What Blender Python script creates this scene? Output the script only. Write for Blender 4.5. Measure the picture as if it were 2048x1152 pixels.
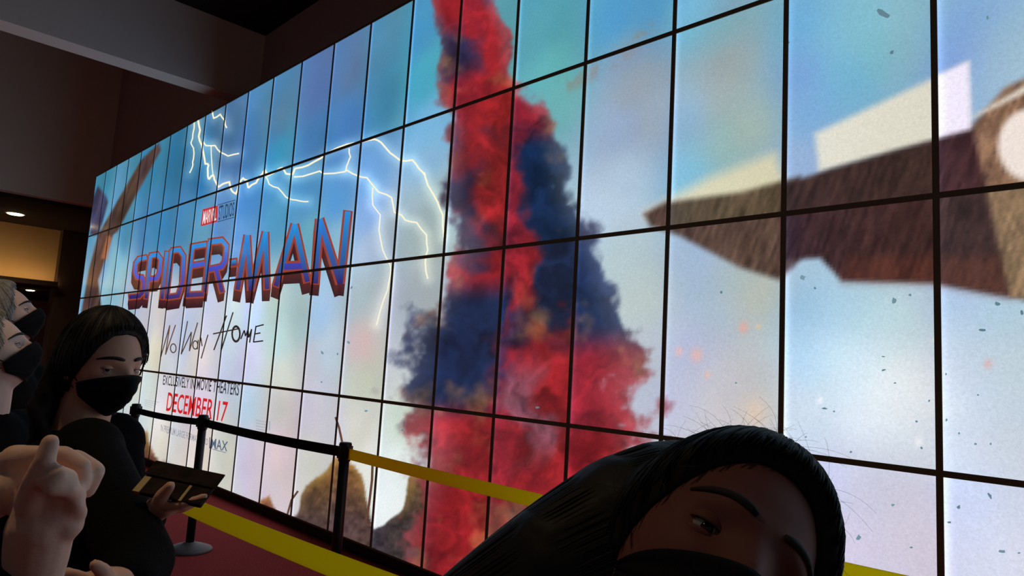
import bpy, bmesh, math, random
import numpy as np
from mathutils import Vector, Matrix

for o in list(bpy.data.objects):
    bpy.data.objects.remove(o)
scene = bpy.context.scene
COL = scene.collection
random.seed(7)
rng = np.random.default_rng(11)

# ------------------------------------------------------------------ camera
# world: floor z = 0, face of the video wall in the plane y = 0, x runs along it
CR = np.array([[0.7029352, 0.70884434, 0.05849628],      # image right
               [-0.04205989, 0.12352709, -0.99144946],   # image down
               [-0.71000921, 0.69446437, 0.11664545]])   # view direction
CC = np.array([0.84519382, -3.40488996, 1.62397827])
FPX = 1390.90793
cam_data = bpy.data.cameras.new('camera')
cam_data.sensor_fit = 'HORIZONTAL'
cam_data.sensor_width = 36.0
cam_data.lens = 36.0 * FPX / 2048.0
cam_data.clip_start = 0.05
cam = bpy.data.objects.new('camera', cam_data)
COL.objects.link(cam)
cam.matrix_world = Matrix(((CR[0][0], -CR[1][0], -CR[2][0], CC[0]),
                           (CR[0][1], -CR[1][1], -CR[2][1], CC[1]),
                           (CR[0][2], -CR[1][2], -CR[2][2], CC[2]),
                           (0, 0, 0, 1)))
scene.camera = cam

# ------------------------------------------------------------------ world and exposure
world = bpy.data.worlds.new('world')
scene.world = world
world.use_nodes = True
world.node_tree.nodes['Background'].inputs[0].default_value = (0.6, 0.55, 0.5, 1)
world.node_tree.nodes['Background'].inputs[1].default_value = 0.004
vs = scene.view_settings
vs.view_transform = 'Standard'
vs.look = 'None'
vs.gamma = 1.0
vs.use_curve_mapping = False
vs.exposure = 0.0

# ------------------------------------------------------------------ photo pixel helpers
def ray(x, y):
    return CR.T @ np.array([(x - 1024) / FPX, (y - 576) / FPX, 1.0])
def at(x, y, dep):
    return CC + ray(x, y) * dep
def on_wall(x, y, Y=0.0):
    d = ray(x, y)
    return CC + d * (Y - CC[1]) / d[1]
def to_px(P):
    q = (P - CC) @ CR.T
    z = np.maximum(q[..., 2], 0.3)
    return 1024 + FPX * q[..., 0] / z, 576 + FPX * q[..., 1] / z

# ------------------------------------------------------------------ materials
def s2l(c):
    c = np.asarray(c, float) / 255.0
    return np.where(c <= 0.04045, c / 12.92, ((c + 0.055) / 1.055) ** 2.4)
def mat(name, rgb, rough=0.6, spec=0.5, noise=None, bump=None, metal=0.0, sheen=0.0):
    """rgb in sRGB 0-255; noise=(scale, amount, rgb2); bump=(scale, strength)"""
    m = bpy.data.materials.new(name)
    m.use_nodes = True
    nt = m.node_tree
    b = nt.nodes['Principled BSDF']
    b.inputs['Base Color'].default_value = (*s2l(rgb), 1)
    b.inputs['Roughness'].default_value = rough
    b.inputs['Specular IOR Level'].default_value = spec
    b.inputs['Metallic'].default_value = metal
    if sheen:
        b.inputs['Sheen Weight'].default_value = sheen
    tc = nt.nodes.new('ShaderNodeTexCoord')
    if noise:
        n = nt.nodes.new('ShaderNodeTexNoise')
        n.inputs['Scale'].default_value = noise[0]
        n.inputs['Detail'].default_value = 5
        nt.links.new(tc.outputs['Object'], n.inputs['Vector'])
        mx = nt.nodes.new('ShaderNodeMix')
        mx.data_type = 'RGBA'
        mx.inputs[6].default_value = (*s2l(rgb), 1)
        mx.inputs[7].default_value = (*s2l(noise[2]), 1)
        cr = nt.nodes.new('ShaderNodeMapRange')
        cr.inputs['From Min'].default_value = 0.35
        cr.inputs['From Max'].default_value = 0.7
        cr.inputs['To Max'].default_value = noise[1]
        nt.links.new(n.outputs['Fac'], cr.inputs['Value'])
        nt.links.new(cr.outputs['Result'], mx.inputs[0])
        nt.links.new(mx.outputs[2], b.inputs['Base Color'])
    if bump:
        n2 = nt.nodes.new('ShaderNodeTexNoise')
        n2.inputs['Scale'].default_value = bump[0]
        n2.inputs['Detail'].default_value = 4
        nt.links.new(tc.outputs['Object'], n2.inputs['Vector'])
        bp = nt.nodes.new('ShaderNodeBump')
        bp.inputs['Strength'].default_value = bump[1]
        bp.inputs['Distance'].default_value = 0.01
        nt.links.new(n2.outputs['Fac'], bp.inputs['Height'])
        nt.links.new(bp.outputs['Normal'], b.inputs['Normal'])
    return m
def emit_mat(name, rgb, strength):
    m = bpy.data.materials.new(name)
    m.use_nodes = True
    b = m.node_tree.nodes['Principled BSDF']
    b.inputs['Base Color'].default_value = (0.02, 0.02, 0.02, 1)
    b.inputs['Emission Color'].default_value = (*s2l(rgb), 1)
    b.inputs['Emission Strength'].default_value = strength
    return m
def screen_mat(name, grain):
    m = bpy.data.materials.new(name)
    m.use_nodes = True
    nt = m.node_tree
    b = nt.nodes['Principled BSDF']
    b.inputs['Base Color'].default_value = (0.012, 0.012, 0.014, 1)
    b.inputs['Roughness'].default_value = 0.16
    b.inputs['Specular IOR Level'].default_value = 0.4
    a = nt.nodes.new('ShaderNodeAttribute')
    a.attribute_name = 'picture'
    last = a.outputs['Color']
    if grain:
        tc = nt.nodes.new('ShaderNodeTexCoord')
        n = nt.nodes.new('ShaderNodeTexNoise')
        n.inputs['Scale'].default_value = 75
        n.inputs['Detail'].default_value = 2
        n.inputs['Distortion'].default_value = 1.2
        nt.links.new(tc.outputs['Object'], n.inputs['Vector'])
        mr = nt.nodes.new('ShaderNodeMapRange')
        mr.inputs['From Min'].default_value = 0.3
        mr.inputs['From Max'].default_value = 0.7
        mr.inputs['To Min'].default_value = 0.93
        mr.inputs['To Max'].default_value = 1.07
        nt.links.new(n.outputs['Fac'], mr.inputs['Value'])
        vm = nt.nodes.new('ShaderNodeVectorMath')
        vm.operation = 'SCALE'
        nt.links.new(last, vm.inputs[0])
        nt.links.new(mr.outputs['Result'], vm.inputs['Scale'])
        last = vm.outputs[0]
    nt.links.new(last, b.inputs['Emission Color'])
    b.inputs['Emission Strength'].default_value = 1.0
    return m

M = {
    'carpet': mat('red carpet', (172, 66, 68), 0.95, 0.1, (60, 0.55, (126, 44, 47)), (260, 0.6)),
    'drywall': mat('grey painted plaster', (248, 226, 204), 0.9, 0.2, (3, 0.2, (238, 214, 192)), (90, 0.08)),
    'maroon': mat('dark maroon paint', (182, 148, 140), 0.9, 0.15, (2, 0.3, (168, 134, 126))),
    'black_ceiling': mat('black ceiling paint', (52, 44, 43), 0.95, 0.1, (4, 0.3, (42, 36, 35))),
    'pale': mat('pale painted plaster', (236, 222, 208), 0.9, 0.2, (2, 0.2, (226, 212, 198))),
    'tan': mat('tan plaster', (226, 192, 142), 0.85, 0.2, (2, 0.3, (210, 174, 124))),
    'brown': mat('brown column paint', (88, 72, 66), 0.85, 0.2, (3, 0.3, (70, 56, 52))),
    'bezel': mat('black bezel plastic', (116, 106, 86), 0.5, 0.35, (20, 0.2, (104, 94, 76))),
    'case': mat('black metal casing', (18, 18, 19), 0.6, 0.3),
    'screen': screen_mat('lit display', True),
    'ink': screen_mat('lit picture detail', False),
    'post': mat('black powder coat', (15, 15, 16), 0.45, 0.4, (40, 0.2, (22, 22, 23))),
    'base': mat('grey cast base', (92, 90, 92), 0.5, 0.4, (30, 0.3, (74, 72, 74))),
    'black_belt': mat('black webbing', (20, 19, 18), 0.8, 0.2, None, (400, 0.3)),
    'yellow_belt': mat('yellow webbing', (240, 226, 40), 0.75, 0.2, (120, 0.25, (226, 206, 28)), (500, 0.3)),
    'lamp': emit_mat('warm lamp', (255, 226, 170), 14.0),
    'cove': emit_mat('warm cove lamp', (255, 208, 142), 11.0),
    'trim_white': mat('white lamp trim', (190, 184, 174), 0.6),
    'skin_brown': mat('brown skin', (220, 168, 142), 0.5, 0.35, (30, 0.25, (204, 150, 126))),
    'skin_tan': mat('tan skin', (132, 82, 76), 0.6, 0.2, (30, 0.25, (116, 68, 64))),
    'skin_light': mat('light skin', (232, 190, 168), 0.5, 0.3, (14, 0.3, (220, 166, 150)), (180, 0.06)),
    'skin_pale': mat('pale skin', (232, 194, 178), 0.5, 0.35, (30, 0.25, (222, 178, 164))),
    'hair_black': mat('black hair', (16, 14, 15), 0.58, 0.25, (60, 0.3, (28, 24, 24)), (140, 0.06)),
    'hair_grey': mat('grey hair', (168, 162, 158), 0.55, 0.4, (50, 0.5, (110, 105, 103)), (120, 0.4)),
    'hair_blond': mat('ash blond hair', (176, 158, 132), 0.55, 0.4, (50, 0.5, (120, 100, 80)), (120, 0.4)),
    'brow': mat('dark brow hair', (26, 20, 20), 0.7),
    'mask': mat('black mask cloth', (17, 17, 20), 0.85, 0.2, None, (300, 0.2)),
    'coat': mat('black coat cloth', (9, 9, 11), 0.9, 0.1, (40, 0.3, (14, 14, 16)), (220, 0.3)),
    'coat_navy': mat('dark navy coat cloth', (18, 19, 30), 0.9, 0.15, (40, 0.3, (24, 25, 38)), (220, 0.3)),
    'coat_plum': mat('dark plum sleeve cloth', (26, 19, 30), 0.9, 0.15, (40, 0.3, (34, 25, 38)), (220, 0.3)),
    'trousers': mat('charcoal trouser cloth', (26, 26, 30), 0.9, 0.15, None, (260, 0.3)),
    'shoe': mat('black shoe leather', (20, 18, 18), 0.4),
    'sclera': mat('eye white', (176, 166, 160), 0.25),
    'iris': mat('dark brown iris', (34, 22, 18), 0.15),
    'case_brown': mat('brown patterned case', (48, 32, 27), 0.8, 0.12, (45, 0.9, (18, 14, 14))),
    'case_yellow': mat('yellow stripe', (150, 120, 34), 0.5),
    'case_silver': mat('silver clasp', (150, 146, 142), 0.35, 0.5, None, None, 0.7),
}

def make_translucent(m, rgb, fac):
    nt = m.node_tree
    tr = nt.nodes.new('ShaderNodeBsdfTranslucent')
    tr.inputs['Color'].default_value = (*s2l(rgb), 1)
    mx = nt.nodes.new('ShaderNodeMixShader')
    mx.inputs[0].default_value = fac
    nt.links.new(nt.nodes['Principled BSDF'].outputs[0], mx.inputs[1])
    nt.links.new(tr.outputs[0], mx.inputs[2])
    nt.links.new(mx.outputs[0], nt.nodes['Material Output'].inputs['Surface'])
make_translucent(M['yellow_belt'], (252, 240, 60), 0.75)

# ------------------------------------------------------------------ mesh helpers
class MB:
    def __init__(s):
        s.v, s.f = [], []
    def add(s, vs_, fs):
        b = len(s.v)
        s.v.extend([tuple(map(float, p)) for p in vs_])
        s.f.extend([tuple(b + i for i in f) for f in fs])
        return s
    def box(s, lo, hi):
        x0, y0, z0 = lo
        x1, y1, z1 = hi
        return s.add([(x0, y0, z0), (x1, y0, z0), (x1, y1, z0), (x0, y1, z0), (x0, y0, z1), (x1, y0, z1), (x1, y1, z1), (x0, y1, z1)],
                     [(0, 3, 2, 1), (4, 5, 6, 7), (0, 1, 5, 4), (1, 2, 6, 5), (2, 3, 7, 6), (3, 0, 4, 7)])
    def ellipsoid(s, c, A, n=16, m=10):
        """A: 3x3, columns are the semi axes"""
        c, A = np.asarray(c, float), np.asarray(A, float)
        if A.ndim == 1:
            A = np.diag(A)
        vs_ = [c + A @ np.array([0, 0, -1.0])]
        for j in range(1, m):
            t = -math.pi / 2 + math.pi * j / m
            for i in range(n):
                p = 2 * math.pi * i / n
                vs_.append(c + A @ np.array([math.cos(t) * math.cos(p), math.cos(t) * math.sin(p), math.sin(t)]))
        vs_.append(c + A @ np.array([0, 0, 1.0]))
        fs = []
        for i in range(n):
            fs.append((0, 1 + (i + 1) % n, 1 + i))
            for j in range(m - 2):
                a = 1 + j * n
                fs.append((a + i, a + (i + 1) % n, a + n + (i + 1) % n, a + n + i))
            a = 1 + (m - 2) * n
            fs.append((a + i, a + (i + 1) % n, len(vs_) - 1))
        return s.add(vs_, fs)
    def tube(s, pts, rad, n=10, flat=1.0, up=(0, 0, 1), cap=True):
        pts = [np.asarray(p, float) for p in pts]
        if np.isscalar(rad):
            rad = [rad] * len(pts)
        vs_, fs = [], []
        for k, p in enumerate(pts):
            t = pts[min(k + 1, len(pts) - 1)] - pts[max(k - 1, 0)]
            t = t / (np.linalg.norm(t) + 1e-12)
            u = np.asarray(up, float)
            if abs(u @ t) > 0.95:
                u = np.array([1.0, 0, 0]) if abs(t[0]) < 0.9 else np.array([0, 1.0, 0])
            a = np.cross(t, u); a /= np.linalg.norm(a)
            b = np.cross(a, t)
            for i in range(n):
                q = 2 * math.pi * i / n
                vs_.append(p + rad[k] * (a * math.cos(q) + b * flat * math.sin(q)))
        for k in range(len(pts) - 1):
            for i in range(n):
                j = (i + 1) % n
                fs.append((k * n + i, k * n + j, (k + 1) * n + j, (k + 1) * n + i))
        if cap:
            fs.append(tuple(range(n - 1, -1, -1)))
            fs.append(tuple((len(pts) - 1) * n + i for i in range(n)))
        return s.add(vs_, fs)
    def capsule(s, p0, p1, r0, r1, n=14):
        s.ellipsoid(p0, np.array([r0] * 3), n, 8)
        s.ellipsoid(p1, np.array([r1] * 3), n, 8)
        p0, p1 = np.asarray(p0, float), np.asarray(p1, float)
        if np.linalg.norm(p1 - p0) > 1e-4:
            s.tube([p0, p1], [r0, r1], n)
        return s
    def chain(s, pts, rad, n=14):
        for k in range(len(pts) - 1):
            s.capsule(pts[k], pts[k + 1], rad[k], rad[k + 1], n)
        return s
    def lathe(s, prof, n=32, c=(0, 0, 0)):
        vs_ = [(c[0] + r * math.cos(2 * math.pi * i / n), c[1] + r * math.sin(2 * math.pi * i / n), c[2] + z) for r, z in prof for i in range(n)]
        fs = []
        for k in range(len(prof) - 1):
            for i in range(n):
                j = (i + 1) % n
                fs.append((k * n + i, k * n + j, (k + 1) * n + j, (k + 1) * n + i))
        fs.append(tuple(range(n - 1, -1, -1)))
        fs.append(tuple((len(prof) - 1) * n + i for i in range(n)))
        return s.add(vs_, fs)
    def grid(s, P, closed_u=False):
        """P: array (rows, cols, 3)"""
        R_, C_ = P.shape[:2]
        fs = []
        for r in range(R_ - 1):
            for c in range(C_ if closed_u else C_ - 1):
                d = (c + 1) % C_
                fs.append((r * C_ + c, r * C_ + d, (r + 1) * C_ + d, (r + 1) * C_ + c))
        return s.add(P.reshape(-1, 3), fs)
    def mesh(s, name):
        me = bpy.data.meshes.new(name)
        me.from_pydata(s.v, [], s.f)
        me.update()
        return me
def link(name, me, m, parent=None, smooth=False):
    o = bpy.data.objects.new(name, me)
    COL.objects.link(o)
    if m is not None and len(me.materials) == 0:
        me.materials.append(M[m] if isinstance(m, str) else m)
    if smooth:
        me.polygons.foreach_set('use_smooth', [True] * len(me.polygons))
    if parent is not None:
        o.parent = parent
    return o
def empty(name, loc=(0, 0, 0)):
    o = bpy.data.objects.new(name, None)
    COL.objects.link(o)
    o.location = loc
    o.empty_display_size = 0.1
    return o
def tag(o, label, cat, group=None):
    o['label'] = label
    o['category'] = cat
    if group:
        o['group'] = group
    return o
def struct(name, mb, m, smooth=False):
    o = link(name, mb.mesh(name), m, None, smooth)
    o['kind'] = 'structure'
    return o
def remesh(mb, voxel, smooth=4, name='body', fac=0.5):
    me = mb.mesh(name)
    o = bpy.data.objects.new('tmp', me)
    COL.objects.link(o)
    r = o.modifiers.new('r', 'REMESH')
    r.mode = 'VOXEL'
    r.voxel_size = voxel
    if smooth:
        sm = o.modifiers.new('s', 'SMOOTH')
        sm.factor = fac
        sm.iterations = smooth
    dg = bpy.context.evaluated_depsgraph_get()
    out = bpy.data.meshes.new_from_object(o.evaluated_get(dg))
    bpy.data.objects.remove(o)
    bpy.data.meshes.remove(me)
    out.name = name
    return out
def bevel_box(lo, hi, w, seg=2):
    bm = bmesh.new()
    mb = MB().box(lo, hi)
    vv = [bm.verts.new(p) for p in mb.v]
    for f in mb.f:
        bm.faces.new([vv[i] for i in f])
    bmesh.ops.bevel(bm, geom=list(bm.edges), offset=w, segments=seg, affect='EDGES', profile=0.6)
    me = bpy.data.meshes.new('box')
    bm.to_mesh(me)
    bm.free()
    return me

# ------------------------------------------------------------------ the room
ZC = 6.2
YB = 0.6
struct('floor', MB().box((-27, -9, -0.1), (7, 3.2, 0)), 'carpet')
ZH = 8.2                                      # higher ceiling beyond the beam
struct('ceiling', MB().box((-8.7, -9, ZC), (7, 3.2, ZC + 0.15)).box((-27, -9, ZH), (-8.7, 3.2, ZH + 0.15)), 'black_ceiling')
struct('wall_back', MB().box((-16.0, YB, 0), (7, YB + 0.2, ZH)), 'maroon')
struct('wall_front', MB().box((-27, -9.2, 0), (7, -9, ZH)), 'pale')
struct('wall_right', MB().box((7, -9.2, 0), (7.2, 3.2, ZH)), 'pale')
struct('wall_left', MB().box((-27.2, -9.2, 0), (-27, 3.2, ZH)), 'maroon')
struct('wall_rear', MB().box((-27, 3.2, 0), (-16.0, 3.4, ZH)), 'maroon')
# ceiling beam that runs up to the wall behind the screens, and the deeper bulkhead past their end
struct('trim_1', MB().box((-8.98, -9, 5.2), (-8.645, YB, ZH)), 'drywall')
struct('trim_2', MB().box((-16.25, -9, 4.58), (-16.0, YB + 0.12, ZH)), 'drywall')
# lower soffit behind the bulkhead, with the tan header wall below it
struct('trim_3', MB().box((-20.0, -9, 4.5), (-16.25, 3.2, 4.6)), 'black_ceiling')
struct('trim_4', MB().box((-20.25, -9, 3.1), (-20.0, 0.62, 4.5)), 'tan')
struct('trim_5', MB().box((-20.05, -9, 3.02), (-19.5, 0.62, 3.06)).box((-19.52, -9, 3.06), (-19.5, 0.62, 3.14)), 'brown')
struct('trim_6', MB().box((-20.3, 0.62, 0), (-19.7, 1.35, 4.5)), 'brown')
struct('trim_7', MB().box((-26.9, -9, 3.0), (-20.25, 3.2, 3.1)), 'black_ceiling')

def downlight(loc, label, r=0.16, power=45, cone=110):
    t = empty('ceiling_downlight', loc)
    tag(t, label, 'downlight', 'warm ceiling downlights')
    link('trim_ring', MB().lathe([(r, -0.008), (r + 0.03, -0.009), (r + 0.035, -0.002), (r, -0.001)], 28).mesh('ring'), 'trim_white', t)
    link('lamp_disc', MB().lathe([(0.001, -0.03), (r * 0.8, -0.027), (r * 0.98, -0.016), (r * 0.98, -0.002), (0.001, -0.002)], 28).mesh('disc'), 'lamp', t)
    ld = bpy.data.lights.new('downlight', 'SPOT')
    ld.energy = power
    ld.color = (1.0, 0.72, 0.42)
    ld.spot_size = math.radians(cone)
    ld.spot_blend = 0.6
    ld.shadow_soft_size = r
    lo = bpy.data.objects.new('downlight_light', ld)
    COL.objects.link(lo)
    lo.parent = t
    lo.location = (0, 0, -0.06)
DLS = 'glowing warm downlight in the low soffit just past the end of the video wall'
for dx, dy, lb in ((-18.35, -0.62, DLS), (-18.05, -4.27, 'second warm downlight along the low soffit from the video wall'), (-18.2, -7.4, 'third warm downlight along the low soffit from the video wall')):
    downlight((dx, dy, 4.5), lb)
downlight((-21.6, 0.42, 3.0), 'small warm downlight in the lower soffit behind the tan header wall', 0.1)
downlight((-9.6, -4.6, ZC), 'warm downlight in the high black ceiling beside the grey beam')
downlight((-1.3, -4.1, ZC), 'added unseen warm downlight in the high black ceiling, brightening the queue of people', 0.16, 190, 60)  # unseen lamp added to brighten the clasped hands and nearby faces
cv = link('cove_lamp', MB().box((-19.68, -8.9, 3.06), (-19.62, 0.6, 3.08)).mesh('cove'), 'cove')
tag(cv, 'thin warm strip lamp on the ledge under the tan header wall', 'strip light')

# ------------------------------------------------------------------ the video wall
W, H, NR, Z0 = 0.685, 1.19717733, 4, 0.10
BZ = 0.0135                                   # bezel of one panel
FIRST, LAST = -6, 21                          # columns right to left; the unseen rightmost ones are added for their light
wall_root = empty('video_wall', (-6.5, 0.1, 0.0))
tag(wall_root, 'huge lit video wall of tall panels showing a stormy blue film poster', 'video wall')
def on_root(o, x=0.0, y=0.0, z=0.0):
    o.parent = wall_root
    o.location = (x + 6.5, y - 0.1, z)
    return o

# control colours of the sky in the picture: (photo x, photo y, r, g, b)
SKY = [(200,365,60,132,160),(300,340,50,122,152),(350,330,48,116,150),(400,340,45,112,150),(450,260,70,110,140),(500,300,68,115,165),
(560,240,75,118,150),(560,310,58,142,175),(640,180,82,115,160),(640,270,65,122,168),(700,130,85,116,156),(700,250,70,126,190),
(770,90,80,130,160),(770,200,70,132,166),(850,60,70,140,176),(850,150,75,165,180),(860,260,120,180,215),(1060,60,85,150,160),
(1110,50,80,150,165),(1110,130,95,170,170),(1120,190,110,170,170),(1230,50,75,150,205),(1300,30,80,150,205),(1260,110,128,150,170),
(1270,180,150,160,165),(1250,260,150,180,215),(1250,340,180,205,220),(1220,420,190,210,225),(1300,250,165,180,190),(1380,30,110,180,210),
(1440,60,115,156,176),(1450,130,150,150,155),(1440,200,160,165,165),(1380,240,130,165,205),(1440,280,150,180,180),(1380,340,130,190,220),
(1500,250,165,180,175),(1600,60,100,160,200),(1600,150,115,150,205),(1700,60,125,180,195),(1750,100,130,185,190),(1700,150,110,175,205),
(1620,220,120,165,210),(1830,100,150,190,195),(1820,30,140,180,190),(1920,60,120,165,205),(2000,80,150,190,200),(1900,110,120,150,220),
(2030,120,165,195,200),(1600,330,150,170,205),(1750,420,150,180,210),(1950,450,160,185,205),(1230,500,185,205,205),(1290,600,190,205,200),(1300,700,185,195,205),
(1400,520,165,190,215),(1420,600,165,190,210),(1480,560,170,190,185),(1520,600,190,190,170),(1380,700,170,180,210),(1450,750,200,200,205),
(1520,750,195,195,190),(1350,800,190,195,215),(1450,830,205,200,200),(1530,850,205,200,195),(1600,620,145,190,215),(1700,620,170,210,225),
(1800,640,185,220,225),(1600,720,175,215,235),(1700,720,205,230,240),(1800,760,242,249,249),(1850,800,236,246,246),(1600,850,210,228,235),
(1750,860,236,246,249),(1850,900,226,239,241),(1920,600,165,185,220),(2000,620,170,200,215),(1920,750,180,190,220),(2000,750,185,200,205),
(1920,880,200,205,225),(2020,900,200,205,210),(1650,960,200,200,220),(1750,980,205,200,205),(1850,1000,210,200,205),(1700,1080,215,205,215),
(1850,1100,210,200,205),(1930,1000,205,210,235),(2020,1000,205,205,215),(2000,1100,215,212,222),(210,500,100,152,190),(250,470,70,132,166),
(300,440,65,126,170),(330,440,60,130,175),(370,440,75,136,180),(400,480,95,152,182),(440,440,95,140,190),(480,480,100,152,205),
(500,400,75,136,195),(560,420,80,150,190),(560,360,78,140,190),(620,400,75,140,190),(620,460,105,170,190),(680,400,80,146,200),
(680,480,130,180,200),(740,350,110,165,210),(740,430,130,170,215),(740,500,170,190,205),(780,470,165,185,190),(850,330,130,175,210),
(840,420,155,180,190),(840,480,180,195,190),(860,400,165,190,190),(230,530,120,180,200),(240,560,140,190,205),(215,600,150,195,205),
(250,610,165,190,205),(290,660,195,195,205),(330,640,205,200,210),(380,640,190,195,215),(420,640,200,205,225),(470,640,195,215,215),
(500,620,188,205,235),(550,620,178,200,200),(560,680,180,205,205),(600,640,165,190,195),(640,620,165,195,225),(660,700,190,205,215),
(720,600,165,180,185),(720,680,195,180,180),(770,600,185,190,200),(720,760,190,195,180),(620,730,200,195,200),(500,730,205,200,225),
(560,750,205,205,195),(400,710,215,205,205),(310,710,225,220,205),(820,600,160,175,182),(290,770,215,220,215),(330,800,215,215,215),
(400,800,215,205,220),(500,800,180,200,210),(560,810,195,195,185),(620,820,200,190,205),(660,850,200,195,205),(560,900,210,195,200),
(500,920,205,195,215),(450,930,210,210,195),(620,920,210,205,195),(560,960,205,195,195),(720,860,205,205,195),(800,860,195,205,190),
(740,920,226,230,226),(800,920,232,236,232),(900,900,195,195,215),(1080,880,210,215,225),(1150,870,190,205,225),(790,1000,236,239,236),
(1080,800,210,225,220),(330,880,215,215,200),(400,900,225,215,200)]
SKY = np.array(SKY, float)
SKYP = np.array([on_wall(a, b) for a, b in SKY[:, :2]])

def vnoise(x, y, seed):
    xi, yi = np.floor(x).astype(np.int64), np.floor(y).astype(np.int64)
    fx, fy = x - xi, y - yi
    fx, fy = fx * fx * (3 - 2 * fx), fy * fy * (3 - 2 * fy)
    def h(a, b):
        n = (a * 374761393 + b * 668265263 + seed * 974711) & 0x7fffffff
        n = ((n ^ (n >> 13)) * 1274126177) & 0x7fffffff
        return ((n ^ (n >> 16)) & 0xffff) / 65535.0
    return (h(xi, yi) * (1 - fx) + h(xi + 1, yi) * fx) * (1 - fy) + (h(xi, yi + 1) * (1 - fx) + h(xi + 1, yi + 1) * fx) * fy
def fbm(x, y, seed, o=4):
    r, a, t = 0, 0.5, 0
    for k in range(o):
        r = r + a * vnoise(x * 2 ** k, y * 2 ** k, seed + k)
        t += a
        a *= 0.5
    return r / t
def sstep(a, b, x):
    t = np.clip((x - a) / (b - a), 0, 1)
    return t * t * (3 - 2 * t)
def poly_sd(x, y, poly):
    """signed distance to a polygon, negative inside"""
    P = np.array(poly, float)
    d = np.full(x.shape, 1e9)
    ins = np.zeros(x.shape, bool)
    for k in range(len(P)):
        a, b = P[k], P[(k + 1) % len(P)]
        e = b - a
        t = np.clip(((x - a[0]) * e[0] + (y - a[1]) * e[1]) / (e @ e), 0, 1)
        d = np.minimum(d, np.hypot(x - a[0] - t * e[0], y - a[1] - t * e[1]))
        c = ((a[1] > y) != (b[1] > y)) & (x < (b[0] - a[0]) * (y - a[1]) / (b[1] - a[1] + 1e-9) + a[0])
        ins ^= c
    return np.where(ins, -d, d)
def line_d(x, y, pts):
    d = np.full(x.shape, 1e9)
    for a, b in zip(pts[:-1], pts[1:]):
        e = (b[0] - a[0], b[1] - a[1])
        t = np.clip(((x - a[0]) * e[0] + (y - a[1]) * e[1]) / (e[0] ** 2 + e[1] ** 2 + 1e-9), 0, 1)
        d = np.minimum(d, np.hypot(x - a[0] - t * e[0], y - a[1] - t * e[1]))
    return d
A_ = lambda p: [(180 + 0.2604 * a, 200 + 0.2604 * b) for a, b in p]
B_ = lambda p: [(460 + 0.2604 * a, 100 + 0.2604 * b) for a, b in p]
C_ = lambda p: [(683 + 0.5 * a, 0.5 * b) for a, b in p]
BOLTS = [
    (A_([(830,155),(845,230),(835,280),(860,350),(870,400),(885,490),(910,500),(905,560),(912,610),(945,575),(955,610),(985,670),(1020,645),(1070,630),(1085,690),(1120,720),(1140,660)])
     + B_([(85,1000),(100,985),(130,1000),(140,1060),(200,1020),(250,950),(270,925),(290,965),(360,925),(400,905),(430,950),(480,955),(500,910),(600,885),(700,830),(760,785),(900,725),(1000,710),(1110,685),(1160,710),(1230,790),(1310,850),(1400,845),(1450,910),(1500,960)])
     + C_([(330,690),(345,740),(385,810),(405,860),(410,950)]), 3.6),
    (A_([(800,170),(790,260),(775,330),(795,370),(795,450),(790,500),(765,560)]), 2.4),
    (A_([(940,85),(950,140),(1000,110),(1035,160),(1050,215)]), 2.8),
    (A_([(870,320),(890,350),(960,350),(1000,400),(1060,430),(1145,410)]), 2.8),
    (A_([(930,350),(935,480),(945,575)]), 2.0),
    (B_([(275,970),(300,1030),(370,1060),(430,1130),(480,1150)]) + [(600, 402), (617, 403)], 2.6),
    (B_([(490,975),(560,970),(690,930),(720,950),(880,935),(900,925),(990,970),(1050,980),(1090,1030),(1140,1090),(1200,1110)])
     + C_([(200,790),(212,850),(240,860),(255,880),(300,890),(340,940),(345,1000),(335,1050),(345,1115)]), 3.0),
    (B_([(915,755),(925,820),(905,870),(890,925)]), 2.6),
    (C_([(125,750),(125,820),(155,860),(150,920),(165,1000),(195,1060),(195,1100)]) + [(775, 580), (765, 606), (753, 650)], 2.4),
]
PLY = np.array([-400, 0, 150, 250, 400, 500, 600, 700, 800, 900, 1000, 1120, 1300], float)
PLC = np.array([935, 945, 960, 1000, 1020, 1050, 1035, 1030, 1040, 1060, 1010, 940, 920], float)
PLH = np.array([60, 66, 84, 120, 135, 140, 200, 265, 265, 240, 185, 120, 110], float)

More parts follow.
